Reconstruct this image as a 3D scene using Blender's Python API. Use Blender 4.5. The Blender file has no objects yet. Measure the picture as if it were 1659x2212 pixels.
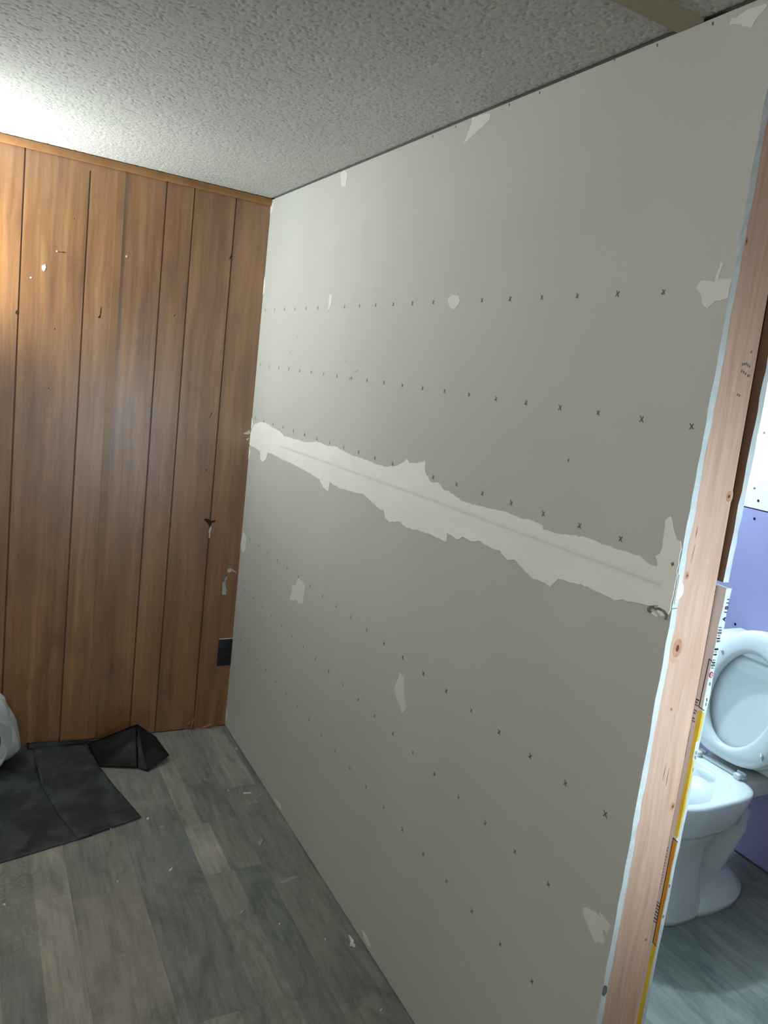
import bpy, bmesh, math, random
import numpy as np
from mathutils import Vector, Matrix
from mathutils import geometry as mgeo
sc = bpy.context.scene
C = sc.collection
random.seed(7)

# ------------------------------------------------------------------ camera
cam_d = bpy.data.cameras.new('camera')
cam = bpy.data.objects.new('camera', cam_d)
C.objects.link(cam)
right, down, fwd = (0.8743, -0.4680, 0.1287), (0.0297, -0.2130, -0.9766), (0.4844, 0.8577, -0.1723)
M = Matrix.Identity(4)
for i in range(3):
    M[i][0], M[i][1], M[i][2] = right[i], -down[i], -fwd[i]
M[0][3], M[1][3], M[2][3] = -0.99023, -2.87068, 1.51922
cam.matrix_world = M
cam_d.sensor_fit = 'VERTICAL'
cam_d.sensor_height = 24.0
cam_d.lens = 24.0 * 1636.49 / 2212.0
cam_d.clip_start = 0.02
sc.camera = cam

# ------------------------------------------------------------------ world, lamps, exposure
w = bpy.data.worlds.new('world'); sc.world = w; w.use_nodes = True
w.node_tree.nodes['Background'].inputs[0].default_value = (0.75, 0.85, 1.0, 1)
w.node_tree.nodes['Background'].inputs[1].default_value = 0.02
sc.view_settings.view_transform = 'Standard'
sc.view_settings.look = 'None'
sc.view_settings.gamma = 1.0
sc.view_settings.use_curve_mapping = False
sc.view_settings.exposure = 0.0

def lamp(name, kind, loc, power, color, **kw):
    d = bpy.data.lights.new(name, kind); d.energy = power; d.color = color
    for k, v in kw.items(): setattr(d, k, v)
    o = bpy.data.objects.new(name, d); C.objects.link(o); o.location = loc
    return o
# bulb high by the panelled wall, just left of the frame, with its reflector throwing most of the light up and across
lamp('room_lamp', 'POINT', (-1.33, -0.085, 1.98), 20, (0.92, 0.97, 1.0), shadow_soft_size=0.05)
o = lamp('reflector_lamp', 'SPOT', (-1.25, -0.12, 1.62), 41, (0.96, 1.0, 0.97), shadow_soft_size=0.05, spot_size=math.radians(170), spot_blend=1.0)
o.rotation_euler = Vector((0.80, -0.18, 0.57)).to_track_quat('-Z', 'Y').to_euler()
# cool work light standing behind the photographer, shining past the open end of the partition
o = lamp('work_light', 'SPOT', (0.07, -2.95, 1.13), 40, (0.70, 0.88, 1.0), shadow_soft_size=0.18, spot_size=math.radians(80), spot_blend=1.0)
o.rotation_euler = (math.radians(90), 0, 0)
# cool ceiling lamp of the bathroom
lamp('bathroom_lamp', 'POINT', (1.13, -0.62, 2.04), 96, (0.61, 0.84, 1.0), shadow_soft_size=0.03)
# added fill light behind the photographer, no known fixture there
lamp('fill_lamp', 'POINT', (-1.5, -2.9, 1.95), 23, (1.0, 0.95, 0.89), shadow_soft_size=0.10)

# ------------------------------------------------------------------ measured outlines (metres on the wall, the panelling and the floor)
MUDPTS=[[0.0465, 1.2272], [0.0272, 1.2531], [0.0091, 1.2752], [-0.0753, 1.2945], [-0.1611, 1.2946], [-0.2003, 1.2867], [-0.2809, 1.284], [-0.3272, 1.2717], [-0.4084, 1.2744], [-0.5301, 1.2779], [-0.6188, 1.2915], [-0.6935, 1.2893], [-0.7682, 1.2956], [-0.8302, 1.2906], [-0.8892, 1.2868], [-0.9444, 1.2878], [-0.9979, 1.2866], [-1.0492, 1.2853], [-1.0976, 1.2872], [-1.1591, 1.3008], [-1.1908, 1.3156], [-1.2013, 1.3251], [-1.2166, 1.3167], [-1.257, 1.3231], [-1.2906, 1.3347], [-1.2981, 1.3067], [-1.3308, 1.2875], [-1.3602, 1.2929], [-1.3857, 1.2814], [-1.4301, 1.278], [-1.4742, 1.2692], [-1.5268, 1.2713], [-1.5702, 1.2741], [-1.611, 1.2774], [-1.6286, 1.2791], [-1.6791, 1.2771], [-1.7108, 1.281], [-1.7511, 1.2783], [-1.7544, 1.2706], [-1.7931, 1.2722], [-1.8431, 1.2814], [-1.8877, 1.2837], [-1.9231, 1.2827], [-1.9532, 1.2822], [-1.9817, 1.2834], [-1.9988, 1.2848], [-2.0138, 1.2795], [-2.0298, 1.2759], [-2.0395, 1.2768], [-2.0397, 1.2827], [-2.0323, 1.2925], [-2.0405, 1.2992], [-2.0422, 1.3122], [-2.0404, 1.3326], [-2.038, 1.3554], [-2.0459, 1.3623], [-2.0545, 1.3463], [-2.0666, 1.3288], [-2.0744, 1.3282], [-2.0802, 1.317], [-2.0803, 1.2915], [-2.0818, 1.2663], [-2.083, 1.2512], [-2.0848, 1.2414], [-2.0843, 1.2179], [-2.078, 1.2052], [-2.0661, 1.2016], [-2.0548, 1.2078], [-2.0575, 1.2167], [-2.0345, 1.2091], [-2.0079, 1.2057], [-1.9803, 1.2022], [-1.9638, 1.1946], [-1.9369, 1.1967], [-1.8969, 1.1987], [-1.8648, 1.1953], [-1.8185, 1.1898], [-1.8013, 1.1684], [-1.7726, 1.1713], [-1.7439, 1.1706], [-1.7228, 1.1758], [-1.6884, 1.1907], [-1.6639, 1.1839], [-1.6338, 1.196], [-1.6007, 1.1941], [-1.5532, 1.1977], [-1.5309, 1.1902], [-1.4933, 1.1909], [-1.4768, 1.1809], [-1.4294, 1.1859], [-1.4315, 1.1643], [-1.3717, 1.1636], [-1.3089, 1.1609], [-1.2434, 1.154], [-1.2062, 1.1608], [-1.1551, 1.1468], [-1.1292, 1.1547], [-1.1147, 1.1723], [-1.0911, 1.1695], [-1.0373, 1.1818], [-0.9933, 1.1898], [-0.8956, 1.1831], [-0.8263, 1.1775], [-0.7563, 1.1828], [-0.7521, 1.1528], [-0.7113, 1.1584], [-0.6721, 1.1783], [-0.5869, 1.1828], [-0.5119, 1.1871], [-0.4013, 1.1896], [-0.3602, 1.1892], [-0.2284, 1.1936], [-0.1835, 1.1901], [-0.1676, 1.1622], [-0.1391, 1.1494], [-0.1088, 1.1531], [-0.0956, 1.1836], [-0.0381, 1.1885], [0.0344, 1.1883]]
PATCH=[[[-0.5953, 0.8258], [-0.6377, 0.8244], [-0.6598, 0.819], [-0.658, 0.7902], [-0.6583, 0.7539], [-0.6245, 0.7447], [-0.6012, 0.7515], [-0.5727, 0.738], [-0.5407, 0.7338], [-0.5575, 0.7707], [-0.5485, 0.7826], [-0.5818, 0.7991]], [[-1.3084, 0.7871], [-1.3308, 0.7838], [-1.3377, 0.7583], [-1.3481, 0.7311], [-1.3642, 0.7163], [-1.347, 0.6906], [-1.3373, 0.7037], [-1.3125, 0.7149], [-1.2934, 0.7388], [-1.3048, 0.7663]], [[-2.0244, 0.6399], [-2.0317, 0.6453], [-2.0554, 0.6514], [-2.0682, 0.6495], [-2.062, 0.658], [-2.0751, 0.6547], [-2.0899, 0.6514], [-2.0859, 0.6353], [-2.0778, 0.6355], [-2.0713, 0.6371], [-2.0836, 0.6203], [-2.0837, 0.6121], [-2.0724, 0.6081], [-2.0661, 0.6005], [-2.0589, 0.6041], [-2.0427, 0.6183], [-2.0311, 0.6263]], [[-2.0093, 1.7199], [-2.0164, 1.7307], [-2.0415, 1.7273], [-2.045, 1.7562], [-2.0516, 1.7558], [-2.0471, 1.7314], [-2.071, 1.7313], [-2.0701, 1.7217], [-2.0703, 1.7025], [-2.0508, 1.6998], [-2.0376, 1.6881], [-2.0281, 1.6938], [-2.0224, 1.7061]], [[-1.288, 1.723], [-1.3075, 1.7321], [-1.3372, 1.7273], [-1.3438, 1.7158], [-1.3326, 1.7046], [-1.3203, 1.6972], [-1.299, 1.7091]], [[-0.5958, 2.1313], [-0.6242, 2.1132], [-0.618, 2.0766], [-0.5859, 2.0827], [-0.5643, 2.1229]], [[-0.5873, 1.7577], [-0.6138, 1.7526], [-0.6085, 1.7215], [-0.5921, 1.7032]], [[0.076, 2.1236], [0.0309, 2.1109], [0.0336, 2.0861], [0.0714, 2.0738]], [[0.0496, 1.845], [0.0428, 1.7872], [0.0676, 1.7617], [0.0811, 1.8238]], [[0.0121, 0.836], [-0.0314, 0.8314], [-0.0408, 0.7821], [-0.0131, 0.7555], [0.0293, 0.7735]], [[0.0047, 0.0851], [-0.0273, 0.0688], [-0.0302, 0.0389], [0.0036, 0.0184], [0.0135, 0.0705]], [[-0.6057, 0.0168], [-0.6579, 0.0299], [-0.6762, 0.0145], [-0.6414, 0.0077]], [[-1.3035, 0.0308], [-1.3278, 0.0354], [-1.3567, 0.0214], [-1.3366, 0.0138], [-1.3188, 0.0169]], [[-1.9767, 2.1079], [-1.9772, 2.1182], [-1.9854, 2.1144], [-2.0053, 2.1206], [-2.0331, 2.1193], [-2.0383, 2.1153], [-2.0235, 2.1023], [-2.0178, 2.0917], [-2.0084, 2.0957], [-1.989, 2.1052]], [[-1.2843, 2.1389], [-1.3586, 2.1223], [-1.3586, 2.1069], [-1.302, 2.0874], [-1.2621, 2.0746], [-1.2867, 2.1134]], [[0.053, 1.3108], [0.0196, 1.2775], [0.0308, 1.2578], [0.0589, 1.2544]], [[0.045, 1.1908], [0.0199, 1.1664], [0.0283, 1.1371], [0.0452, 1.1345]]]
DOTS=[[-0.7685, 1.5552], [-0.8402, 1.5273], [-0.8516, 1.5306], [-0.8081, 1.5065], [-0.3, 1.5664], [-0.3505, 1.6202], [-1.7907, 1.4136], [-1.8318, 2.1218], [-1.9426, 2.1206], [-1.7327, 2.1278], [-1.6295, 2.1303], [-1.5264, 2.1227], [-1.4251, 2.1235], [-1.2188, 2.1222], [-1.1141, 2.1226]]
TORNPTS=[[[-2.0358, 1.2041], [-2.0409, 1.2106], [-2.0476, 1.2129], [-2.0496, 1.2088], [-2.0434, 1.2072], [-2.0411, 1.2027], [-2.0472, 1.2012], [-2.0454, 1.1988], [-2.0385, 1.1996]], [[-2.0493, 1.21], [-2.0597, 1.2143], [-2.0712, 1.2134], [-2.0797, 1.2085], [-2.0792, 1.2004], [-2.0732, 1.1988], [-2.075, 1.2042], [-2.0673, 1.2095], [-2.0592, 1.2099], [-2.0523, 1.207]], [[-2.0452, 1.1998], [-2.0508, 1.2038], [-2.0607, 1.1997], [-2.0573, 1.1975]], [[-2.065, 1.2903], [-2.0691, 1.293], [-2.0725, 1.2893], [-2.0678, 1.2854]]]
PUTTYPTS=[[[-0.7855, 1.7428], [-0.7743, 1.7509], [-0.7709, 1.7393], [-0.7775, 1.7259], [-0.7849, 1.7307]], [[-0.8207, 1.6984], [-0.8152, 1.7024], [-0.8136, 1.6982], [-0.8177, 1.6944]], [[-0.5173, 1.8265], [-0.5127, 1.829], [-0.5107, 1.8214], [-0.5154, 1.8205]], [[-0.7433, 1.8009], [-0.739, 1.8017], [-0.7388, 1.7972], [-0.7431, 1.7964]], [[-0.0482, 0.6803], [-0.0366, 0.6829], [-0.0228, 0.6762], [-0.0059, 0.6642], [-0.0083, 0.6616], [-0.0278, 0.6723], [-0.0376, 0.6645], [-0.0457, 0.6672]], [[-0.0529, 0.6436], [-0.0455, 0.6488], [-0.0459, 0.6382], [-0.0515, 0.6278], [-0.0484, 0.6066], [-0.0418, 0.5906], [-0.0455, 0.5721], [-0.0612, 0.5725], [-0.0626, 0.6042], [-0.0629, 0.6227], [-0.0555, 0.6278]], [[-0.0162, 1.2403], [-0.0051, 1.2513], [-0.002, 1.2365], [-0.0119, 1.2307], [-0.0311, 1.2325], [-0.0262, 1.2362]], [[-0.0172, 1.2135], [-0.0072, 1.2176], [-0.0066, 1.211], [-0.0134, 1.2088]], [[-0.1337, 0.8505], [-0.1273, 0.854], [-0.129, 0.8336], [-0.1306, 0.8199], [-0.1313, 0.808], [-0.1357, 0.8079], [-0.1346, 0.8198], [-0.1378, 0.8334]]]
HOLES=[[[-0.8584, 1.5809], [-0.8544, 1.5861], [-0.8498, 1.5792], [-0.8538, 1.5709], [-0.8595, 1.5731]], [[-0.7345, 1.7995], [-0.7126, 1.8006], [-0.7125, 1.7984], [-0.7344, 1.7965]], [[-0.6919, 1.9179], [-0.689, 1.9185], [-0.6888, 1.9155], [-0.6917, 1.9149]], [[-0.737, 1.5417], [-0.7341, 1.5421], [-0.7339, 1.5374], [-0.7368, 1.537]], [[-0.3334, 1.6488], [-0.33, 1.6493], [-0.3297, 1.6443], [-0.333, 1.6438]], [[-0.7468, 1.337], [-0.7439, 1.3373], [-0.7437, 1.3325], [-0.7466, 1.3322]], [[-0.5883, 1.6395], [-0.5864, 1.6368], [-0.5888, 1.5975], [-0.5976, 1.5991], [-0.5922, 1.606]], [[-0.1363, 1.9087], [-0.1365, 1.896], [-0.1407, 1.8826], [-0.1436, 1.8852]], [[-0.1609, 0.882], [-0.1529, 0.8873], [-0.1409, 0.8842], [-0.1319, 0.8777], [-0.1136, 0.8815], [-0.1146, 0.873], [-0.1278, 0.8693], [-0.1331, 0.8505], [-0.1373, 0.8606], [-0.1482, 0.8705]], [[-0.159, 1.3084], [-0.1633, 1.2999], [-0.1685, 1.2832], [-0.1702, 1.2847], [-0.1665, 1.2996]], [[-0.1671, 1.0838], [-0.1638, 1.084], [-0.1661, 1.0706], [-0.1678, 1.0722]], [[-0.1677, 0.0038], [-0.138, 0.0068], [-0.1072, 0.0], [-0.0768, 0.003], [-0.0559, 0.0103], [-0.0432, 0.0072], [-0.0332, -0.002], [-0.0761, -0.0068], [-0.1217, -0.0079], [-0.1668, -0.009]]]
SPLINT=[[[-0.1337, 0.0493], [-0.139, 0.0196], [-0.1494, -0.0015], [-0.1514, 0.0051], [-0.1425, 0.0264]], [[-0.1506, 0.0336], [-0.1597, 0.0156], [-0.1662, 0.0037], [-0.1632, 0.0223]], [[-0.1365, 0.0066], [-0.1313, 0.006], [-0.1309, -0.0068], [-0.1355, -0.0063]], [[-0.1283, -0.0007], [-0.0923, 0.0047], [-0.0563, 0.0152], [-0.0529, 0.0115], [-0.0887, -0.0021], [-0.1219, -0.0063]]]
CHIPS=[[[-0.0849, -0.5175], [-0.0566, -0.522], [-0.0579, -0.5276], [-0.0854, -0.5232]], [[-0.1332, -0.4867], [-0.1279, -0.4867], [-0.1309, -0.4922], [-0.1355, -0.4924]], [[-0.0249, -1.2726], [-0.0217, -1.2816], [-0.0203, -1.3003], [-0.0273, -1.3099], [-0.023, -1.3173], [-0.0282, -1.3214], [-0.0337, -1.3135], [-0.0405, -1.313], [-0.0296, -1.3001]], [[-0.1294, -0.8039], [-0.1146, -0.7914], [-0.1022, -0.7935], [-0.1166, -0.8121], [-0.1241, -0.8266], [-0.1322, -0.8199]], [[-0.1941, -1.1743], [-0.1872, -1.1716], [-0.1897, -1.1758], [-0.1939, -1.1775]], [[-0.0941, -1.2667], [-0.0904, -1.2686], [-0.093, -1.2725], [-0.096, -1.2708]], [[-0.289, -1.1019], [-0.2714, -1.0885], [-0.2633, -1.0912], [-0.276, -1.1031]], [[-0.0616, -1.5312], [-0.0522, -1.5274], [-0.0568, -1.532], [-0.0619, -1.5335]], [[-0.8672, -0.8624], [-0.8612, -0.8633], [-0.8614, -0.8695], [-0.8667, -0.8682]], [[-0.4347, -0.577], [-0.4265, -0.5762], [-0.4289, -0.5837], [-0.4351, -0.5835]], [[-0.4242, -0.8576], [-0.4117, -0.848], [-0.4124, -0.8546], [-0.4234, -0.8632]], [[-0.5732, -0.8615], [-0.5683, -0.86], [-0.57, -0.8658], [-0.5733, -0.8672]], [[-0.0036, -0.202], [0.0015, -0.2021], [0.0004, -0.2103], [-0.0046, -0.2102]], [[-0.0315, -0.5448], [-0.0273, -0.5445], [-0.0301, -0.5501], [-0.0332, -0.5497]], [[-0.193, -0.3919], [-0.1872, -0.3884], [-0.1904, -0.3952], [-0.193, -0.3981]], [[-0.4334, -0.5759], [-0.429, -0.576], [-0.4304, -0.5831], [-0.4344, -0.5831]], [[-0.5535, -0.599], [-0.5484, -0.5975], [-0.5493, -0.6032], [-0.5532, -0.6032]]]
SMEAR=[[[-0.6208, -1.1454], [-0.5968, -1.144], [-0.5961, -1.1502], [-0.6185, -1.1521]], [[-0.1266, -1.0091], [-0.0813, -0.9943], [-0.0661, -1.0067], [-0.0922, -1.0093], [-0.1198, -1.0171]], [[-0.0939, -0.5867], [-0.0751, -0.578], [-0.0586, -0.5685], [-0.0522, -0.5893], [-0.0731, -0.588], [-0.0888, -0.5952]], [[-0.4065, -0.6364], [-0.3936, -0.6283], [-0.3889, -0.6377], [-0.4031, -0.6414]], [[-0.5468, -0.3803], [-0.5258, -0.3793], [-0.5254, -0.4001], [-0.5387, -0.3964]]]
PLASTIC_A=[[-1.0193, -0.7049], [-0.8656, -0.6802], [-0.6079, -0.6212], [-0.6577, -0.4796], [-0.688, -0.2939], [-0.6982999999999999, -0.1651], [-0.6943999999999999, 0.0143], [-0.9389, 0.0391]]
PLASTIC_B=[[-0.6529, -0.6332], [-0.4505, -0.5705], [-0.4999, -0.3743], [-0.5322, -0.2214], [-0.5388, -0.1514], [-0.5528, -0.0693], [-0.7394, 0.0143], [-0.7418, -0.1655], [-0.7306, -0.3006], [-0.6959, -0.4815]]
PLASTIC_C=[[-0.5528, -0.0693], [-0.5388, -0.1514], [-0.5322, -0.2214], [-0.4485, -0.2336], [-0.3765, -0.2899], [-0.2905, -0.2338]]
H = 2.134            # ceiling height
LEAN = 0.0664 / H    # the panelled wall leans back a little
END_LEAN = 0.0486 / H
L = 2.1107           # length of the partition
def yb(z): return LEAN * z
def ye(z): return -L + END_LEAN * z

# ------------------------------------------------------------------ material helpers
def s2l(c):
    return tuple(((v/255)/12.92 if v/255 <= 0.04045 else ((v/255+0.055)/1.055)**2.4) for v in c) + (1.0,)
class NT:
    def __init__(s, name):
        s.m = bpy.data.materials.new(name); s.m.use_nodes = True
        s.t = s.m.node_tree; s.b = s.t.nodes['Principled BSDF']
    def n(s, kind, ins=None, **kw):
        x = s.t.nodes.new(kind)
        for k, v in kw.items(): setattr(x, k, v)
        for k, v in (ins or {}).items():
            if isinstance(v, bpy.types.NodeSocket): s.t.links.new(v, x.inputs[k])
            else: x.inputs[k].default_value = v
        return x
    def link(s, a, b): s.t.links.new(a, s.b.inputs[b])
    def set(s, **kw):
        for k, v in kw.items(): s.b.inputs[k.replace('_', ' ')].default_value = v
    def ramp(s, fac, stops):
        r = s.n('ShaderNodeValToRGB', {0: fac}); e = r.color_ramp.elements
        while len(e) < len(stops): e.new(0.5)
        for i, (p, c) in enumerate(stops): e[i].position = p; e[i].color = c if len(c) == 4 else tuple(c)+(1,)
        return r.outputs[0]
    def mix(s, fac, a, b, mode='MIX'):
        x = s.n('ShaderNodeMix', data_type='RGBA', blend_type=mode)
        for i, v in ((0, fac), (6, a), (7, b)):
            if isinstance(v, bpy.types.NodeSocket): s.t.links.new(v, x.inputs[i])
            else: x.inputs[i].default_value = v
        return x.outputs[2]
    def coord(s, scale=(1,1,1), rnd=False):
        tc = s.n('ShaderNodeTexCoord').outputs['Object']
        if rnd:
            oi = s.n('ShaderNodeObjectInfo').outputs['Random']
            mu = s.n('ShaderNodeMath', {0: oi, 1: 37.0}, operation='MULTIPLY').outputs[0]
            cb = s.n('ShaderNodeCombineXYZ', {0: mu, 1: mu, 2: mu}).outputs[0]
            tc = s.n('ShaderNodeVectorMath', {0: tc, 1: cb}, operation='ADD').outputs[0]
        return s.n('ShaderNodeMapping', {0: tc, 3: scale}).outputs[0]
    def noise(s, vec, scale, detail=4, rough=0.55, dist=0.0):
        return s.n('ShaderNodeTexNoise', {'Vector': vec, 'Scale': scale, 'Detail': detail, 'Roughness': rough, 'Distortion': dist}).outputs[0]
    def bump(s, h, strength=0.2, dist=0.01):
        b = s.n('ShaderNodeBump', {'Height': h, 'Strength': strength, 'Distance': dist}); s.link(b.outputs[0], 'Normal')

def simple(name, c1, c2=None, rough=0.6, scale=8, bump=0.0, bscale=60, spec=0.4, metal=0.0):
    t = NT(name); v = t.coord()
    c2 = c2 or c1
    t.link(t.ramp(t.noise(v, scale), [(0.35, c1), (0.65, c2)]), 'Base Color')
    t.set(Roughness=rough, Metallic=metal); t.b.inputs['Specular IOR Level'].default_value = spec
    if bump: t.bump(t.noise(v, bscale, 3), bump, 0.004)
    return t.m

def m_panel():
    t = NT('wood_panelling')
    v = t.coord((1, 1, 1), True)
    g = t.n('ShaderNodeMapping', {0: v, 3: (1, 1, 0.030)}).outputs[0]
    warp = t.noise(t.n('ShaderNodeMapping', {0: v, 3: (1, 1, 0.35)}).outputs[0], 6, 3)
    wv = t.n('ShaderNodeMath', {0: warp, 1: 0.05}, operation='MULTIPLY').outputs[0]
    cb = t.n('ShaderNodeCombineXYZ', {0: wv, 1: 0.0, 2: 0.0}).outputs[0]
    g2 = t.n('ShaderNodeVectorMath', {0: g, 1: cb}, operation='ADD').outputs[0]
    grain = t.noise(g2, 46, 5, 0.62)
    band = t.noise(g2, 17, 3, 0.55)
    fig = t.noise(t.n('ShaderNodeMapping', {0: v, 3: (1, 1, 0.28)}).outputs[0], 8, 4, 0.6, 1.6)
    col = t.ramp(grain, [(0.28, s2l((122, 80, 43))), (0.5, s2l((146, 101, 58))), (0.74, s2l((164, 122, 77)))])
    bandc = t.ramp(band, [(0.32, (0.72, 0.70, 0.68, 1)), (0.5, (0.95, 0.95, 0.95, 1)), (0.68, (1.10, 1.12, 1.12, 1))])
    col = t.mix(1.0, col, bandc, 'MULTIPLY')
    figc = t.ramp(fig, [(0.30, (0.74, 0.69, 0.65, 1)), (0.48, (1, 1, 1, 1)), (0.72, (1.10, 1.11, 1.08, 1))])
    col = t.mix(0.9, col, figc, 'MULTIPLY')
    rnd = t.n('ShaderNodeObjectInfo').outputs['Random']
    rc = t.ramp(rnd, [(0.0, (0.80, 0.77, 0.74, 1)), (1.0, (1.10, 1.08, 1.05, 1))])
    col = t.mix(0.8, col, rc, 'MULTIPLY')
    t.link(col, 'Base Color')
    r = t.ramp(t.noise(v, 5, 4), [(0.3, (0.35,)*3), (0.7, (0.43,)*3)])
    t.link(r, 'Roughness')
    t.b.inputs['Specular IOR Level'].default_value = 0.9
    t.set(Coat_Weight=0.9, Coat_Roughness=0.36)
    t.bump(grain, 0.06, 0.002)
    return t.m

def m_floor():
    t = NT('vinyl_plank')
    a = t.n('ShaderNodeAttribute', attribute_name='tone')
    tone = t.n('ShaderNodeSeparateColor', {0: a.outputs['Color']})
    v = t.coord((1, 1, 1), True)
    g = t.n('ShaderNodeMapping', {0: v, 3: (1, 0.09, 1)}).outputs[0]
    grain = t.noise(g, 60, 5, 0.65)
    cloud = t.noise(t.n('ShaderNodeMapping', {0: v, 3: (1, 0.42, 1)}).outputs[0], 8, 6, 0.70, 1.0)
    base = t.ramp(tone.outputs[0], [(0.0, s2l((119, 123, 120))), (0.5, s2l((138, 138, 132))), (1.0, s2l((164, 162, 153)))])
    warm = t.ramp(tone.outputs[1], [(0.0, (0.96, 1.0, 1.01, 1)), (1.0, (1.04, 1.0, 0.96, 1))])
    col = t.mix(1.0, base, warm, 'MULTIPLY')
    gc = t.ramp(grain, [(0.26, (0.56,)*3), (0.5, (0.96,)*3), (0.75, (1.20,)*3)])
    col = t.mix(0.75, col, gc, 'MULTIPLY')
    cc = t.ramp(cloud, [(0.30, (0.46, 0.50, 0.50, 1)), (0.47, (0.90, 0.92, 0.91, 1)), (0.70, (1.22, 1.19, 1.14, 1))])
    col = t.mix(0.85, col, cc, 'MULTIPLY')
    # plaster dust trodden into the floor
    dv = t.coord()
    d1 = t.noise(dv, 3.2, 3, 0.6); d2 = t.noise(dv, 85, 4, 0.7)
    dm = t.n('ShaderNodeMath', {0: d1, 1: d2}, operation='MULTIPLY').outputs[0]
    df = t.ramp(dm, [(0.31, (0, 0, 0)), (0.42, (0.30,)*3)])
    col = t.mix(df, col, s2l((170, 170, 164)))
    t.link(col, 'Base Color')
    t.set(Roughness=0.45); t.b.inputs['Specular IOR Level'].default_value = 0.4
    t.bump(grain, 0.12, 0.002)
    return t.m

def m_wall_paper():
    t = NT('drywall_paper'); v = t.coord()
    col = t.ramp(t.noise(v, 1.7, 3), [(0.3, s2l((188, 191, 185))), (0.7, s2l((196, 199, 193)))])
    fine = t.ramp(t.noise(v, 260, 2), [(0.3, (0.965,)*3), (0.7, (1.0,)*3)])
    t.link(t.mix(1.0, col, fine, 'MULTIPLY'), 'Base Color')
    t.set(Roughness=0.75); t.b.inputs['Specular IOR Level'].default_value = 0.25
    t.bump(t.noise(v, 300, 2), 0.03, 0.001)
    return t.m

def m_stud():
    t = NT('stud_timber')
    v = t.coord()
    g = t.n('ShaderNodeMapping', {0: v, 3: (1, 1, 0.05)}).outputs[0]
    warp = t.noise(t.n('ShaderNodeMapping', {0: v, 3: (1, 1, 0.3)}).outputs[0], 9, 2)
    wv = t.n('ShaderNodeMath', {0: warp, 1: 0.035}, operation='MULTIPLY').outputs[0]
    cb = t.n('ShaderNodeCombineXYZ', {0: wv, 1: 0.0, 2: 0.0}).outputs[0]
    g2 = t.n('ShaderNodeVectorMath', {0: g, 1: cb}, operation='ADD').outputs[0]
    grain = t.noise(g2, 120, 4, 0.6)
    band = t.noise(g2, 30, 2)
    col = t.ramp(grain, [(0.28, s2l((208, 166, 142))), (0.6, s2l((220, 184, 163))), (0.8, s2l((226, 194, 175)))])
    bc = t.ramp(band, [(0.3, (0.88, 0.85, 0.82, 1)), (0.55, (1, 1, 1, 1))])
    t.link(t.mix(0.8, col, bc, 'MULTIPLY'), 'Base Color')
    t.set(Roughness=0.6)
    t.bump(grain, 0.08, 0.002)
    return t.m

def m_mud(name, c):
    t = NT(name); v = t.coord()
    st = t.n('ShaderNodeMapping', {0: v, 3: (1, 0.35, 1)}).outputs[0]
    n = t.noise(st, 14, 4)
    c2 = tuple(x * 0.93 for x in c[:3]) + (1,)
    t.link(t.ramp(n, [(0.3, c2), (0.65, c)]), 'Base Color')
    t.set(Roughness=0.7); t.b.inputs['Specular IOR Level'].default_value = 0.3
    t.bump(t.noise(st, 40, 3), 0.15, 0.002)
    return t.m

def m_plastic(name, c, c2, rough, scale):
    t = NT(name); v = t.coord()
    d = t.noise(v, scale, 5, 0.65, 0.8)
    t.link(t.ramp(d, [(0.42, c), (0.75, c2)]), 'Base Color')
    t.link(t.ramp(t.noise(v, scale*0.7, 3), [(0.3, (rough-.1,)*3), (0.7, (rough+.15,)*3)]), 'Roughness')
    t.bump(t.noise(v, 22, 4, 0.6, 0.5), 0.25, 0.006)
    return t.m

PANEL = m_panel(); FLOOR = m_floor(); PAPER = m_wall_paper(); STUD = m_stud()
GYPSUM = simple('gypsum_core', s2l((206, 214, 216)), s2l((222, 228, 228)), 0.85, 30, 0.4, 160)
GREYBACK = simple('grey_back_paper', s2l((212, 204, 203)), s2l((218, 210, 208)), 0.8, 6)
BROWNBACK = simple('brown_back_paper', s2l((112, 84, 66)), s2l((126, 96, 76)), 0.8, 6)
MUD = m_mud('joint_compound', s2l((240, 244, 236)))
MUDTHIN = m_mud('thin_joint_compound', s2l((222, 224, 217)))
TAPE = simple('mud_over_tape', s2l((218, 221, 213)), s2l((226, 229, 221)), 0.75, 20)
INK = simple('printed_ink', s2l((100, 100, 98)), s2l((118, 117, 113)), 0.8, 90)
DARKINK = simple('dark_ink', s2l((34, 38, 52)), s2l((44, 48, 60)), 0.8, 40)
FADEINK = simple('faded_ink', s2l((118, 114, 116)), s2l((104, 100, 104)), 0.8, 40)
TORN = simple('torn_paper', s2l((112, 110, 102)), s2l((140, 137, 128)), 0.9, 60)
YELLOW = simple('yellow_tape', s2l((222, 184, 40)), s2l((232, 204, 80)), 0.6, 25)
ORANGE = simple('ochre_tape', s2l((196, 132, 30)), s2l((206, 146, 44)), 0.6, 25)
REDINK = simple('red_ink', s2l((190, 70, 80)), None, 0.7)
DARKWOOD = simple('dark_groove', s2l((88, 62, 48)), s2l((96, 68, 52)), 0.42, 20, spec=0.6)
TRIMWOOD = simple('trim_wood', s2l((150, 108, 68)), s2l((168, 124, 80)), 0.45, 14, 0.05)
BATTEN = simple('batten_wood', s2l((132, 97, 64)), s2l((144, 108, 74)), 0.36, 9, 0.03, spec=0.7)
RAW = simple('torn_wood', s2l((134, 98, 68)), s2l((160, 122, 88)), 0.85, 40, 0.3, 90)
HOLE = simple('nail_hole', s2l((44, 30, 22)), None, 0.8)
PUTTY = simple('putty', s2l((210, 210, 208)), s2l((196, 196, 195)), 0.8, 60, 0.3)
SMEARPUTTY = simple('smeared_putty', s2l((168, 170, 176)), s2l((196, 198, 204)), 0.8, 80, 0.3)
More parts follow.
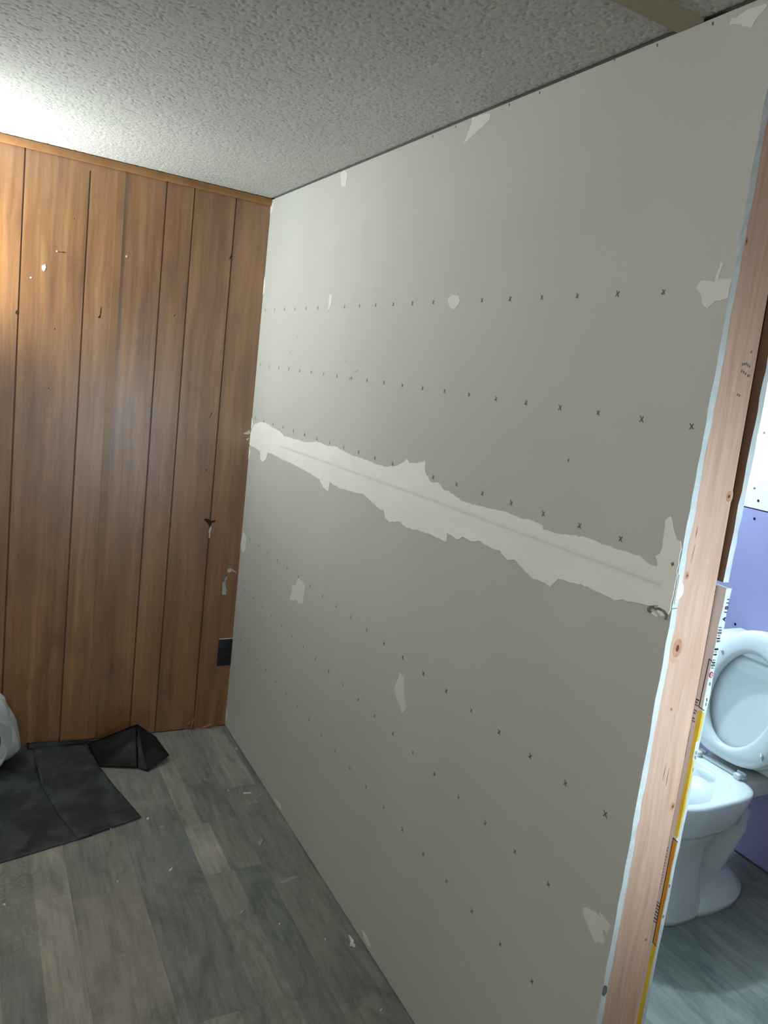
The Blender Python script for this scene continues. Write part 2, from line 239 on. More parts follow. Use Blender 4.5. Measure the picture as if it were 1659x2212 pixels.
BLACKPLATE = simple('black_plate', s2l((34, 36, 42)), s2l((38, 40, 46)), 0.45, 8)
BLACKHOLE = simple('socket_slot', s2l((8, 8, 9)), None, 0.7)
CAULK = simple('white_caulk', s2l((200, 202, 200)), None, 0.8, 30)
PURPLE = simple('purple_board', s2l((144, 138, 176)), s2l((149, 143, 180)), 0.7, 3)
WHITEBOARD = simple('white_board', s2l((226, 232, 234)), s2l((220, 226, 228)), 0.7, 3)
SCREW = simple('black_screw', s2l((24, 24, 30)), None, 0.5, metal=0.5)
PORCELAIN = simple('porcelain', s2l((230, 232, 230)), s2l((226, 229, 228)), 0.12, 3, spec=0.5)
SEATPL = simple('seat_plastic', s2l((218, 220, 219)), s2l((214, 217, 217)), 0.22, 3, spec=0.5)
WATER = simple('toilet_water', s2l((92, 106, 118)), s2l((86, 100, 112)), 0.35, 3, spec=0.25)
BLACKPL = m_plastic('black_polythene', s2l((35, 42, 45)), s2l((70, 79, 83)), 0.42, 9)
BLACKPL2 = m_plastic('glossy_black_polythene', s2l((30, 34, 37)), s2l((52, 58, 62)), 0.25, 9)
BLACKPL3 = m_plastic('shaded_matt_polythene', s2l((12, 13, 14)), s2l((22, 24, 25)), 0.55, 9)  # darker copy of the sheet, the fold's shade is in its colour
WHITEPL = m_plastic('white_polythene', s2l((178, 188, 188)), s2l((208, 214, 212)), 0.40, 9)
PLAINWALL = simple('plain_wall', s2l((176, 172, 162)), s2l((184, 180, 170)), 0.8, 2)
CHIP = simple('gypsum_crumb', s2l((214, 214, 208)), s2l((228, 228, 224)), 0.85, 60)
DUST = simple('plaster_dust', s2l((148, 149, 143)), s2l((160, 160, 154)), 0.9, 60)
PLATE = simple('framing_timber', s2l((110, 84, 62)), s2l((124, 96, 72)), 0.8, 10)
SUB = simple('subfloor', s2l((70, 66, 60)), None, 0.9)
def m_ceiling():
    t = NT('ceiling_texture'); v = t.coord()
    col = t.ramp(t.noise(v, 2.0, 3), [(0.3, s2l((186, 190, 186))), (0.7, s2l((200, 203, 199)))])
    sp = t.ramp(t.noise(v, 170, 2), [(0.33, (0.60,)*3), (0.42, (1.0,)*3)])  # dark specks paint the shade in slits between flakes
    t.link(t.mix(0.6, col, sp, 'MULTIPLY'), 'Base Color'); t.set(Roughness=0.9)
    t.b.inputs['Specular IOR Level'].default_value = 0.15
    return t.m
CEIL = m_ceiling()

# ------------------------------------------------------------------ mesh helpers
def link(name, me, mats, parent=None):
    for m in (mats if isinstance(mats, (list, tuple)) else [mats]): me.materials.append(m)
    o = bpy.data.objects.new(name, me); C.objects.link(o)
    if parent: o.parent = parent
    return o
def mesh(name, v, f, mats, parent=None, smooth=False, mi=None):
    me = bpy.data.meshes.new(name); me.from_pydata([tuple(p) for p in v], [], f); me.update()
    if mi is not None: me.polygons.foreach_set('material_index', mi)
    if smooth: me.polygons.foreach_set('use_smooth', [True]*len(me.polygons))
    return link(name, me, mats, parent)
def bm_out(name, bm, mats, parent=None, smooth=False):
    bmesh.ops.recalc_face_normals(bm, faces=bm.faces)
    me = bpy.data.meshes.new(name); bm.to_mesh(me); bm.free()
    if smooth: me.polygons.foreach_set('use_smooth', [True]*len(me.polygons))
    return link(name, me, mats, parent)
def box(name, a, b, mats, parent=None, bevel=0.0, seg=2, f=None):
    bm = bmesh.new()
    vs = [bm.verts.new((x, y, z)) for x in (a[0], b[0]) for y in (a[1], b[1]) for z in (a[2], b[2])]
    for q in ((0,1,3,2),(4,6,7,5),(0,4,5,1),(2,3,7,6),(0,2,6,4),(1,5,7,3)): bm.faces.new([vs[i] for i in q])
    if bevel: bmesh.ops.bevel(bm, geom=bm.edges[:], offset=bevel, segments=seg, affect='EDGES', profile=0.5)
    if f:
        for v in bm.verts: v.co = Vector(f(*v.co))
    return bm_out(name, bm, mats, parent, smooth=bool(bevel) and seg > 1)
def slab(name, pts, to3, off0, off1, mats, parent=None, sub=0, jit=0.0, taper=0.0):
    """A thin piece with its own thickness: outline pts (a, b), to3(a, b, off) puts it on its surface."""
    P = list(pts)
    if sub:
        Q = []
        for i, p in enumerate(P):
            q = P[(i+1) % len(P)]
            n = max(1, int(math.hypot(q[0]-p[0], q[1]-p[1]) / sub))
            for k in range(n):
                t = k/n
                Q.append((p[0]+(q[0]-p[0])*t + (random.uniform(-jit, jit) if k else 0), p[1]+(q[1]-p[1])*t + (random.uniform(-jit, jit) if k else 0)))
        P = Q
    cx = sum(p[0] for p in P)/len(P); cy = sum(p[1] for p in P)/len(P)
    n = len(P)
    bm = bmesh.new()
    lo = [bm.verts.new(to3(a, b, off0)) for a, b in P]
    hi = [bm.verts.new(to3(a+(cx-a)*taper, b+(cy-b)*taper, off1)) for a, b in P]
    for i in range(n):
        j = (i+1) % n; bm.faces.new((lo[i], lo[j], hi[j], hi[i]))
    top = [v.co.copy() for v in hi]
    flat = [Vector((a, b)) for a, b in P]
    vo, eo, fo, ov, oe, of = mgeo.delaunay_2d_cdt(flat, [], [list(range(n))], 1, 1e-7)
    m = {i: hi[src[0]] for i, src in enumerate(ov) if src}
    for t in fo:
        if all(i in m for i in t):
            try: bm.faces.new([m[i] for i in t])
            except ValueError: pass
    return bm_out(name, bm, mats, parent)
def tag(o, label=None, cat=None, group=None, kind=None):
    if label: o['label'] = label
    if cat: o['category'] = cat
    if group: o['group'] = group
    if kind: o['kind'] = kind
    return o
def empty(name, loc=(0, 0, 0)):
    o = bpy.data.objects.new(name, None); o.empty_display_size = 0.1; C.objects.link(o); o.location = loc
    return o
onwall = lambda y, z, d: (-d, y, z)                    # on the drywall face, d towards the room
onback = lambda x, z, d: (x, yb(z) - d, z)             # on the panelled wall
onfloor = lambda x, y, d: (x, y, d)

# ------------------------------------------------------------------ floor: planks of 0.183 m over a subfloor
floor = box('floor', (-2.6, -4.4, -0.05), (1.51, 0.10, -0.005), SUB)
tag(floor, 'grey brown wood look vinyl plank floor under both rooms', kind='structure')
OVR = [(-.105, -.022, -.472, -.02, .80, .2), (-.149, -.105, -.472, -.02, .50, .1), (-.022, .03, -.472, 0, .15, .2),
       (-.332, -.248, -.912, -.655, .95, .35), (-.332, -.27, -.655, -.05, .70, .7), (-.79, -.69, -2.3, -.45, .80, .6),
       (-.466, -.38, -2.2, -1.41, .85, .5), (-.515, -.424, -1.41, -.6, .22, .1), (-.69, -.607, -2.2, -.9, .55, .8),
       (-.424, -.332, -1.41, -.5, .16, .0), (-.149, .03, -1.3, -.472, .25, .5), (-.24, -.149, -2.2, -.912, .12, .0)]
def plank(x0, x1, y0, y1):
    xs = sorted({x0, x1, (x0+x1)/2} | {v for o in OVR for v in o[:2] if x0+.01 < v < x1-.01})
    ys = {y0, y1}
    k = y0 + random.uniform(.15, .5)
    while k < y1 - .1:
        ys.add(k); k += random.uniform(.2, .6)
    for o in OVR:
        if o[0] < x1-.01 and o[1] > x0+.01:
            ys |= {v for v in o[2:4] if y0+.01 < v < y1-.01}
    ys = sorted(ys)
    v, f, tone = [], [], []
    rt = {}
    g = 0.0002
    for i in range(len(xs)-1):
        for j in range(len(ys)-1):
            a, b = (xs[i]+g*(i == 0), xs[i+1]-g*(i == len(xs)-2)); c, d = (ys[j]+g*(j == 0), ys[j+1]-g*(j == len(ys)-2))
            n = len(v); v += [(a, c, 0), (b, c, 0), (b, d, 0), (a, d, 0)]
            f.append((n, n+1, n+2, n+3))
            cx, cy = (a+b)/2, (c+d)/2
            t = None
            for o in OVR:
                if o[0] <= cx <= o[1] and o[2] <= cy <= o[3]: t = (o[4], o[5]); break
            if t is None:
                key = (cx > (x0+x1)/2, j)
                t = rt.setdefault(key, (random.uniform(.15, .55), random.uniform(.1, .9)))
            tone.append(t)
    n = len(v)
    x0, x1, y0, y1 = x0+g, x1-g, y0+g, y1-g
    v += [(x0, y0, 0), (x1, y0, 0), (x1, y1, 0), (x0, y1, 0), (x0, y0, -.005), (x1, y0, -.005), (x1, y1, -.005), (x0, y1, -.005)]
    for q in ((0, 4, 5, 1), (1, 5, 6, 2), (2, 6, 7, 3), (3, 7, 4, 0)):
        f.append(tuple(n+i for i in q)); tone.append((.1, .3))
    o = mesh('plank', v, f, FLOOR, floor)
    at = o.data.attributes.new('tone', 'FLOAT_COLOR', 'FACE')
    at.data.foreach_set('color', [c for t in tone for c in (t[0], t[1], 0, 1)])
ENDS = {-1: -.472, -2: -.912, -3: -1.41, -5: -.87, -4: -.30}
for k in range(-14, 10):
    x0 = .034 + k*.183
    x1 = x0 + .183
    if x1 > 1.51: x1 = 1.51
    if x0 < -2.6: x0 = -2.6
    if x1 - x0 < .02: continue
    e = ENDS.get(k, random.uniform(-1.2, -.1))
    ys = [0.0, e]
    while ys[-1] > -4.39: ys.append(max(ys[-1]-1.22, -4.4))
    for i in range(len(ys)-1):
        if ys[i]-ys[i+1] > .02: plank(x0, x1, ys[i+1], ys[i])
for i, p in enumerate(SMEAR):
    o = slab('plaster_smear', p, onfloor, 0.0, 0.0006, DUST, floor, sub=.006, jit=.0015)

# ------------------------------------------------------------------ ceiling with knocked-down texture
ceil = box('ceiling', (-2.6, -4.4, H+.003), (1.55, 0.16, H+.06), CEIL)
tag(ceil, 'white textured ceiling with a stippled crow foot finish', kind='structure')
def stipple(x0, x1, y0, y1, step):
    nx, ny = int((x1-x0)/step), int((y1-y0)/step)
    rng = np.random.default_rng(3)
    h = np.zeros((ny, nx), np.float32)
    R = 3
    yy, xx = np.mgrid[-R:R+1, -R:R+1]
    for _ in range(int(nx*ny/6)):
        a = rng.uniform(0, math.pi); s = rng.uniform(.6, 1.15)
        u = (xx*math.cos(a)+yy*math.sin(a))/(R*s); w_ = (-xx*math.sin(a)+yy*math.cos(a))/(R*s*.55)
        r = u*u + w_*w_
        st = np.where(r < 1, (0.92+0.08*u)*rng.uniform(.45, 1.0), 0).astype(np.float32)
        i = rng.integers(R, ny-R); j = rng.integers(R, nx-R)
        blk = h[i-R:i+R+1, j-R:j+R+1]
        np.maximum(blk, st, out=blk)
    h = h*0.0015
    X, Y = np.meshgrid(np.linspace(x0, x1, nx), np.linspace(y0, y1, ny))
    co = np.stack([X, Y, H+.0005-h], -1).reshape(-1, 3).astype(np.float32)
    idx = np.arange(nx*ny).reshape(ny, nx)
    q = np.stack([idx[:-1, :-1], idx[1:, :-1], idx[1:, 1:], idx[:-1, 1:]], -1).reshape(-1, 4)
    me = bpy.data.meshes.new('stipple')
    me.vertices.add(len(co)); me.vertices.foreach_set('co', co.ravel())
    me.loops.add(q.size); me.loops.foreach_set('vertex_index', q.ravel().astype(np.int32))
    me.polygons.add(len(q)); me.polygons.foreach_set('loop_start', (np.arange(len(q))*4).astype(np.int32))
    me.update(calc_edges=True); me.validate()
    o = link('stipple', me, CEIL, ceil)
    o['kind'] = 'stuff'
stipple(-1.2, 0.0, -2.1, yb(H)+.004, .0022)
strip = box('trim_2', (-1.4, -1.925, H-.006), (0.0, -1.872, H+.004), simple('ceiling_batten', s2l((158, 152, 130)), s2l((168, 162, 140)), 0.7, 10), None, .0015, 1)
tag(strip, 'plain tan batten covering a ceiling seam above the drywall', kind='structure')

# ------------------------------------------------------------------ panelled back wall
wall_b = mesh('wall_back', [(-2.6, yb(0)+.003, -.005), (1.51, yb(0)+.003, -.005), (1.51, yb(H+.05)+.003, H+.05), (-2.6, yb(H+.05)+.003, H+.05),
                            (-2.6, yb(0)+.08, -.005), (1.51, yb(0)+.08, -.005), (1.51, yb(H+.05)+.08, H+.05), (-2.6, yb(H+.05)+.08, H+.05)],
              [(0, 1, 2, 3), (5, 4, 7, 6), (0, 4, 5, 1), (3, 2, 6, 7), (0, 3, 7, 4), (1, 5, 6, 2)], DARKWOOD)
tag(wall_b, 'brown wood grain panelled wall with dark vertical grooves', kind='structure')
GR = [-2.6, -2.43, -2.21, -2.07, -1.88, -1.61, -1.455, -1.25, -1.13, -.8501, -.6475, -.54, -.3902, -.2906, -.135, 0.0125]
for a, b in zip(GR[:-1], GR[1:]):
    g0 = .0005 if abs(a+.54) < .001 else .0031
    g1 = .0005 if abs(b+.54) < .001 else .0031
    xa, xb_ = a+g0, b-g1
    z1 = 2.126; z0 = .004
    nz = 12
    v, f = [], []
    ragged = a > -.16
    for k in range(nz+1):
        z = z0+(z1-z0)*k/nz
        for x, d in ((xa-.001, -.003), (xa, .0), (xb_, .0), (xb_+.001, -.003)):
            v.append(onback(x, z, d))
    for k in range(nz):
        for j in range(3):
            f.append((k*4+j, k*4+j+1, k*4+4+j+1, k*4+4+j))
    mesh('board', v, f, PANEL, wall_b)
# seam batten, short flush fillet above one groove, crown strip
box('batten', (-.553, 0, .01), (-.5265, .0026, 2.108), BATTEN, wall_b, 0, 1, f=lambda x, y, z: (x + (z-1.05)*-.006, yb(z)-y, z))
slab('filler', [(-.6515, 2.082), (-.6435, 2.082), (-.6435, 2.107), (-.6515, 2.107)], onback, -.002, .0004, PANEL, wall_b)
tr = box('trim_1', (-2.6, 0, 2.106), (0.0, .012, 2.1315), TRIMWOOD, None, .002, 2, f=lambda x, y, z: (x, yb(z)-y, z))
tag(tr, 'thin brown wooden strip along the top of the panelled wall', kind='structure')
for i, p in enumerate(PUTTYPTS):
    o = slab('putty_spot', p, onback, -.0005, .0012 if i < 4 else .0008, PUTTY if i not in (4, 5) else SMEARPUTTY, wall_b, sub=.0025, jit=.0011)
for i, p in enumerate(HOLES):
    slab('nail_hole' if len(p) < 5 else 'gouge', p, onback, -.0005, .0004, HOLE if i < 11 else RAW, wall_b, sub=.005, jit=.0008)
for p in SPLINT:
    slab('splinter', p, onback, -.001, .008, RAW, wall_b, sub=.01, jit=.001, taper=.15)

# ------------------------------------------------------------------ the partition: drywall on a stud, open end towards the camera
wall_r = empty('wall_right')
tag(wall_r, 'unpainted grey drywall partition with a band of joint compound', kind='structure')
def sheet(name, x0, x1, z0, z1, yend, y1, mats, n=40, jit=.0012, front=1):
    """drywall sheet: two papered faces, gypsum edge of its own ragged outline"""
    v, f, mi = [], [], []
    for k in range(n+1):
        z = z0+(z1-z0)*k/n
        e0, e1 = yend(z)+random.uniform(-jit, jit), yend(z)+random.uniform(-jit, jit)
        v += [(x0, e0, z), (x1, e1, z), (x1, y1(z), z), (x0, y1(z), z)]
    for k in range(n):
        a = k*4
        for j, m in ((0, 1), (1, 2), (2, 1), (3, 0)):
            f.append((a+j, a+(j+1) % 4, a+4+(j+1) % 4, a+4+j)); mi.append(m)
    f += [(3, 2, 1, 0), tuple(n*4+i for i in range(4))]; mi += [1, 1]
    return mesh(name, v, f, mats, wall_r, mi=mi)
yb_in = lambda z: yb(z)-.0006
sheet('drywall_panel', 0.0, .0127, 1.2205, 2.1285, ye, yb_in, [PAPER, GYPSUM, GREYBACK])
sheet('drywall_panel', 0.0, .0127, .004, 1.2195, lambda z: ye(z)-.001, yb_in, [PAPER, GYPSUM, GREYBACK])
s_lo = sheet('drywall_panel', .1012, .1139, .006, 1.2560, lambda z: -2.1185+.0162*z, yb_in, [GREYBACK, GYPSUM, WHITEBOARD])
s_hi = sheet('drywall_panel', .1012, .1139, 1.2640, 2.1285, lambda z: -2.0905+.0170*(z-1.26), yb_in, [BROWNBACK, GYPSUM, WHITEBOARD])
# end stud: its room-side edge follows the sheet, its bathroom side tapers off the sheet above
v, f = [], []
n = 24
for k in range(n+1):
    z = .04 + 2.06*k/n
    xr = .1009 if z < 1.05 else .1009 - .0195*(z-1.05)
    for x, y in ((.0129, ye(z)+.0005), (xr, ye(z)+.0005), (xr, ye(z)+.0385), (.0129, ye(z)+.0385)): v.append((x, y, z))
for k in range(n):
    for j in range(4): f.append((k*4+j, k*4+(j+1) % 4, k*4+4+(j+1) % 4, k*4+4+j))
f += [(3, 2, 1, 0), tuple(n*4+i for i in range(4))]
stud = mesh('stud', v, f, STUD, wall_r)
def knot(x, z, rx, rz, ring=True):
    e = ye(z)+.0005
    def ell(s, d): return [(x+rx*s*math.cos(t*math.tau/26)*random.uniform(.97, 1.03), z+rz*s*math.sin(t*math.tau/26)*random.uniform(.97, 1.03)) for t in range(26)]
    st = lambda a, b, d: (a, ye(b)+.0005-d, b)
    if ring: slab('knot', ell(1.0, 0), st, 0, .0003, KN1, stud)
    slab('knot', ell(.62, 0), st, 0, .0006, KN2, stud)
    slab('knot', ell(.22, 0), st, 0, .0009, KN3, stud)
KN1 = simple('knot_halo', s2l((210, 168, 143)), s2l((218, 180, 156)), .6, 60)
KN2 = simple('knot_wood', s2l((190, 138, 110)), s2l((202, 152, 124)), .6, 90)
KN3 = simple('knot_heart', s2l((104, 60, 44)), s2l((120, 72, 54)), .6, 60)
knot(.0305, 1.152, .0165, .026); knot(.0215, 1.274, .006, .009); knot(.0435, 1.045, .004, .005, False)
knot(.0935, .862, .009, .011); knot(.086, 1.405, .010, .014); knot(.0165, 1.788, .004, .010, False)
knot(.0900, .606, .005, .004, False)
for x, z, h, t in ((.0600, 1.065, .05, .02), (.0560, 1.01, .05, -.02), (.056, .93, .03, .0), (.066, .92, .035, .0), (.0255, 1.345, .02, .0), (.026, 1.31, .03, .06),
                   (.047, .80, .06, .0), (.045, .64, .07, .0), (.052, .48, .06, .01), (.0465, .965, .06, .06)):
    slab('check', [(x, z-h/2), (x+.0006, z-h*.1), (x+t*h, z+h/2), (x-.0006+t*h*.3, z)], lambda a, b, d: (a, ye(b)+.0005-d, b), 0, .0003, KN1 if h > .045 else KN3, stud)
for i, (x, z) in enumerate([(.060, 1.612), (.064, 1.613), (.068, 1.614), (.072, 1.6125), (.0765, 1.611), (.0605, 1.602), (.0655, 1.601), (.0705, 1.599), (.0765, 1.5965), (.080, 1.597), (.0745, 1.633), (.0615, 1.5655), (.066, 1.5645)]):
    slab('grade_stamp', [(x-.0016, z-.002), (x+.0012, z-.002), (x+.0016, z+.002), (x-.0012, z+.002)], lambda a, b, d: (a, ye(b)+.0005-d, b), 0, .0002, FADEINK if i in (3, 4, 10, 11, 12) else INK, stud)
box('top_plate', (.0131, -2.03, 2.095), (.1008, .04, 2.133), PLATE, wall_r)
box('bottom_plate', (.0131, -2.07, .001), (.1008, -.002, .038), PLATE, wall_r)
for y in (-1.65, -1.25, -.85, -.45, -.06):
    box('inner_stud', (.0131, y, .0385), (.1008, y+.038, 2.0945), PLATE, wall_r)

# joint compound, patches and printed fastener marks on the drywall face
mudband = slab('joint_compound', [(max(a, ye(b)+.0015), b) for a, b in MUDPTS], onwall, -.0003, .0012, MUD, wall_r, sub=.008, jit=.0016)
slab('joint_compound', [(.0012, 1.228), (.006, 1.231), (.0125, 1.238), (.0175, 1.246), (.0155, 1.256), (.0120, 1.262), (.006, 1.268), (.0012, 1.276)], lambda a, b, d: (a, ye(b)-.0006-d, b), -.0012, .0018, MUD, wall_r, sub=.003, jit=.0007)
tl = [(-.30, 1.2315), (-.51, 1.2358), (-1.0154, 1.2415), (-1.3725, 1.2464), (-1.6353, 1.2472), (-1.8174, 1.2485), (-2.055, 1.250)]
slab('tape_edge', [(y, z+.0022) for y, z in tl]+[(y, z-.0022) for y, z in tl[::-1]], onwall, .0010, .00125, TAPE, mudband)
slab('tape_edge', [(y, z+.006) for y, z in tl]+[(y, z-.006) for y, z in tl[::-1]], onwall, .0010, .00122, simple('mud_feather', s2l((230, 234, 226)), s2l((234, 238, 230)), .75, 20), mudband)
for i, p in enumerate(PATCH):
    p = [(a, min(b, 2.128)) for a, b in p]
    slab('compound_patch', p, onwall, -.0002, .0007, MUD if i in (8, 15, 16) else MUDTHIN, wall_r, sub=.006, jit=.0012)
for i, p in enumerate(TORNPTS):
    slab('torn_paper', p, onwall, -.0002, .0016 if i != 2 else .0018, TORN if i != 2 else MUD, wall_r)
v, f = [], []
def stroke(y, z, a, l, w_):
    c, s = math.cos(a), math.sin(a)
    n = len(v)
    for p, q in ((-l, -w_*.6), (-l*.2, -w_), (l, -w_*.7), (l, w_*.7), (l*.2, w_), (-l, w_*.6)):
        v.append((-.0004-.00004*(n//6 % 3), y+p*c-q*s, z+p*s+q*c))
    f.append(tuple(range(n, n+6)))
ROWS = [(.0075, 1.71655, 20, (6, 13)), (.0035, 1.50797, 21, ()), (.0001, 1.3014, 20, (12,)), (-.0806, .82912, 20, ()), (.0182, .62197, 20, ()), (.0135, .41406, 20, ())]
S = .10275
for y0, z, cnt, skip in ROWS:
    for j in range(cnt):
        if j in skip: continue
        y = y0-S*j
        r = random.uniform(-.2, .2); k = random.uniform(.8, 1.1)
        stroke(y, z, .95+r, .0068*k, .0013); stroke(y, z+random.uniform(-.001, .001), -.85+r, .0062*k, .0012)
        if random.random() < .5: stroke(y+.002, z-.003, random.uniform(-.5, .5), .003, .0012)
for y, z in DOTS: stroke(y, z, 1.3, .003, .0016)
o = mesh('fastener_mark', v, f, INK, wall_r); o['kind'] = 'stuff'

# prints and tape on the exposed edge of the bathroom-side sheet
gx = lambda y, z, d: (.1012-d, y, z)
wy = lambda x, z, d: (x, -2.1185+.0162*z-.0011-d, z)
pg = lambda name, pts, m, off=.0003: slab(name, pts, gx, 0, off, m, s_lo)
pw = lambda name, pts, m, off=.0003: slab(name, pts, wy, 0, off, m, s_lo)
E = lambda z: -2.1185+.0162*z-.0008
pg('edge_tape', [(E(1.043), 1.043), (E(1.043)+.0075, 1.040), (E(.98)+.0065, .98), (E(.93)+.006, .93), (E(.81)+.006, .812), (E(.81), .811)], YELLOW)
pg('edge_tape', [(E(.803), .803), (E(.803)+.0065, .805), (E(.604)+.0055, .604), (E(.602), .602)], ORANGE)
pg('edge_tape', [(E(.600), .600), (E(.600)+.006, .600), (E(.3)+.007, .3), (E(.006)+.007, .006), (E(.006), .006)], YELLOW)
pw('edge_tape', [(.1012, 1.042), (.1068, 1.039), (.1064, .990), (.1012, .988)], YELLOW)
pw('edge_tape', [(.1012, .955), (.1052, .953), (.1070, .92), (.1048, .89), (.1066, .86), (.1040, .83), (.1046, .812), (.1012, .810)], YELLOW)
pw('edge_tape', [(.1012, .803), (.1046, .803), (.1030, .76), (.1040, .70), (.1028, .66), (.1036, .603), (.1012, .602)], ORANGE)
pw('edge_tape', [(.1012, .600), (.1042, .600), (.1034, .50), (.1040, .40), (.1030, .2), (.1034, .006), (.1012, .006)], YELLOW)
def bar(pts, fn, m, w_=.0007):
    for (a0, b0), (a1, b1) in zip(pts[:-1], pts[1:]):
        dx, dz = a1-a0, b1-b0; l = math.hypot(dx, dz); nx, nz = -dz/l*w_, dx/l*w_
        fn('printed_line', [(a0+nx, b0+nz), (a0-nx, b0-nz), (a1-nx, b1-nz), (a1+nx, b1+nz)], m, .0005)
bar([(E(1.13), 1.131), (E(1.13)+.0062, 1.133), (E(1.048)+.0075, 1.047), (E(1.048)+.001, 1.0465)], pg, DARKINK)
bar([(.1012, 1.130), (.1045, 1.1275)], pw, DARKINK); bar([(.1012, 1.0465), (.104, 1.044)], pw, DARKINK)
bar([(E(.805), .8045), (E(.805)+.0068, .806), (E(.603)+.0062, .603), (E(.603), .602)], pg, DARKINK)
bar([(.1012, .8045), (.1045, .802)], pw, DARKINK); bar([(.1012, .602), (.1035, .600)], pw, DARKINK)
for k in range(9):
    z = 1.0575-k*.0048
    if k in (3, 6): continue
    bar([(E(z)+.0165, z), (E(z)+.0095+.002*(k % 2), z)], pg, FADEINK if k % 3 else DARKINK, .0010+.0005*(k % 2))
for k in range(7):
    z = .678-k*.0062
    bar([(E(z)+.0155, z), (E(z)+.0075, z)], pg, FADEINK, .0017 if k % 2 else .0011)
for k in range(14):
    z = .7825-k*.0058
    bar([(E(z)+.0165, z+.0016), (E(z)+.013, z-.0006)], pg, FADEINK, .0014)
for k in range(5):
    z = 1.2535-k*.0042
    bar([(E(z)+.0225, z+.001), (E(z)+.0185+.001*(k % 2), z-.001)], pg, FADEINK, .0007)
for z0, z1 in ((1.003, .979), (.975, .955)):
    bar([(E(z0)+.0165, z0), (E(z1)+.0160, z1)], pg, FADEINK, .0012)
# lettering along the white edge reads A IOII upwards
def gl(z, strokes):
    for a, b, c, d in strokes: bar([(.1128-a*.0052, z+b*.0062), (.1128-c*.0052, z+d*.0062)], pw, DARKINK, .0007)
for z, s in ((1.2005, [(0, 0, 1, .5), (1, .5, 0, 1), (.4, .25, .4, .75)]), (1.2125, [(0, .5, 1, .5)]), (1.2200, [(0, .2, 0, .8), (0, .8, 1, .8), (1, .8, 1, .2), (1, .2, 0, .2)]), (1.2285, [(0, .5, 1, .5)]), (1.2345, [(0, .5, 1, .5)])):
    gl(z, s)
for k in range(16):
    z = 1.1895-k*.0047
    if k in (6, 7, 11): continue
    bar([(.1016+.0008*(k % 2), z), (.1075+.001*(k % 3), z)], pw, DARKINK if k in (3, 4, 8, 10, 13) else FADEINK, .0006+.0005*(k % 3))
for rr, m in ((.0042, REDINK), (.0025, WHITEBOARD), (.0014, REDINK)):
    pw('printed_ring', [(.1055+rr*math.cos(t*math.tau/16), 1.107+rr*1.3*math.sin(t*math.tau/16)) for t in range(16)], m, .0008-rr*.1)
for z in (1.094, 1.066, 1.058, .97, .962, .94, .72, .66):
    bar([(.1065, z), (.1070, z-.006)], pw, FADEINK if z < 1.09 else DARKINK, .0006)
for x, z, rx, rz in ((.0045, .532, .006, .012),):
    slab('chipped_edge', [(x+rx*math.cos(t*math.tau/12)*random.uniform(.8, 1.1), z+rz*math.sin(t*math.tau/12)*random.uniform(.8, 1.1)) for t in range(12)], lambda a, b, d: (a, ye(b)-.0012-d, b), 0, .0012, TORN, wall_r)

# ------------------------------------------------------------------ other walls of the shell
wl = box('wall_left', (-2.66, -4.4, -.01), (-2.6, .1, H+.05), PLAINWALL); tag(wl, 'plain wall out of the picture on the left', kind='structure')
wf = box('wall_front', (-2.66, -4.46, -.01), (1.57, -4.4, H+.05), PLAINWALL); tag(wf, 'plain wall behind the photographer', kind='structure')
wr = box('wall_bathroom', (1.5235, -4.4, -.01), (1.57, .15, H+.05), PLATE); tag(wr, 'bathroom wall of purple board with white board above', kind='structure')
box('wall_board', (1.51, -2.2, .002), (1.5235, .0, 1.2275), PURPLE, wr); box('wall_board', (1.51, -2.2, 1.2325), (1.5235, .04, 2.13), WHITEBOARD, wr)
box('wall_board', (1.51, -4.4, .0), (1.5235, -2.201, 2.13), WHITEBOARD, wr)
for y, z in ((-1.152, 1.196), (-1.152, 1.262), (-1.167, .80), (-1.60, 1.196), (-1.60, .80)):
    bm = bmesh.new(); bmesh.ops.create_cone(bm, cap_ends=True, segments=12, radius1=.0052, radius2=.004, depth=.002, matrix=Matrix.Translation((1.5092, y, z)) @ Matrix.Rotation(math.radians(-90), 4, 'Y'))
    bm_out('screw', bm, SCREW, wr)
for y, z in ((-1.127, 1.303), (-1.118, 1.504)):
    slab('mark', [(y-.005, z-.004), (y+.005, z-.004), (y+.004, z+.004), (y-.004, z+.004)], lambda a, b, d: (1.51-d, a, b), 0, .0004, FADEINK, wr)

# ------------------------------------------------------------------ black wall outlet, half buried behind the drywall edge
ot = empty('wall_outlet', (-.0235, yb(.325), .325))
tag(ot, 'black duplex outlet cover low on the panelled wall in the corner', 'outlet')
R0 = lambda a, b: ((a[0]+.0235, a[1], a[2]-.325), (b[0]+.0235, b[1], b[2]-.325))
def ob(name, a, b, m, bev=0, par=None):
    a, b = R0(a, b)
    o = box(name, a, b, m, par or ot, bev, 2, f=lambda x, y, z: (x, LEAN*z-y, z)); return o
pl = ob('cover_plate', (-.0578, 0, .2685), (-.0008, .006, .383), BLACKPLATE, .0018)
for zc in (.345, .3055):
    rc = ob('receptacle', (-.0355, .0055, zc-.0135), (-.0095, .0072, zc+.0135), BLACKPLATE, .001)
    for x in (-.0285, -.0165): ob('slot', (x-.0011, .0068, zc-.001), (x+.0011, .0075, zc+.008), BLACKHOLE, 0, rc)
    ob('slot', (-.0250, .0068, zc-.0095), (-.0200, .0075, zc-.0045), BLACKHOLE, 0, rc)
ob('screw', (-.0248, .0055, .3235), (-.0202, .0070, .3275), BLACKHOLE, .0005)
ob('paint_edge', (-.0575, 0, .3828), (-.0008, .005, .3850), CAULK)

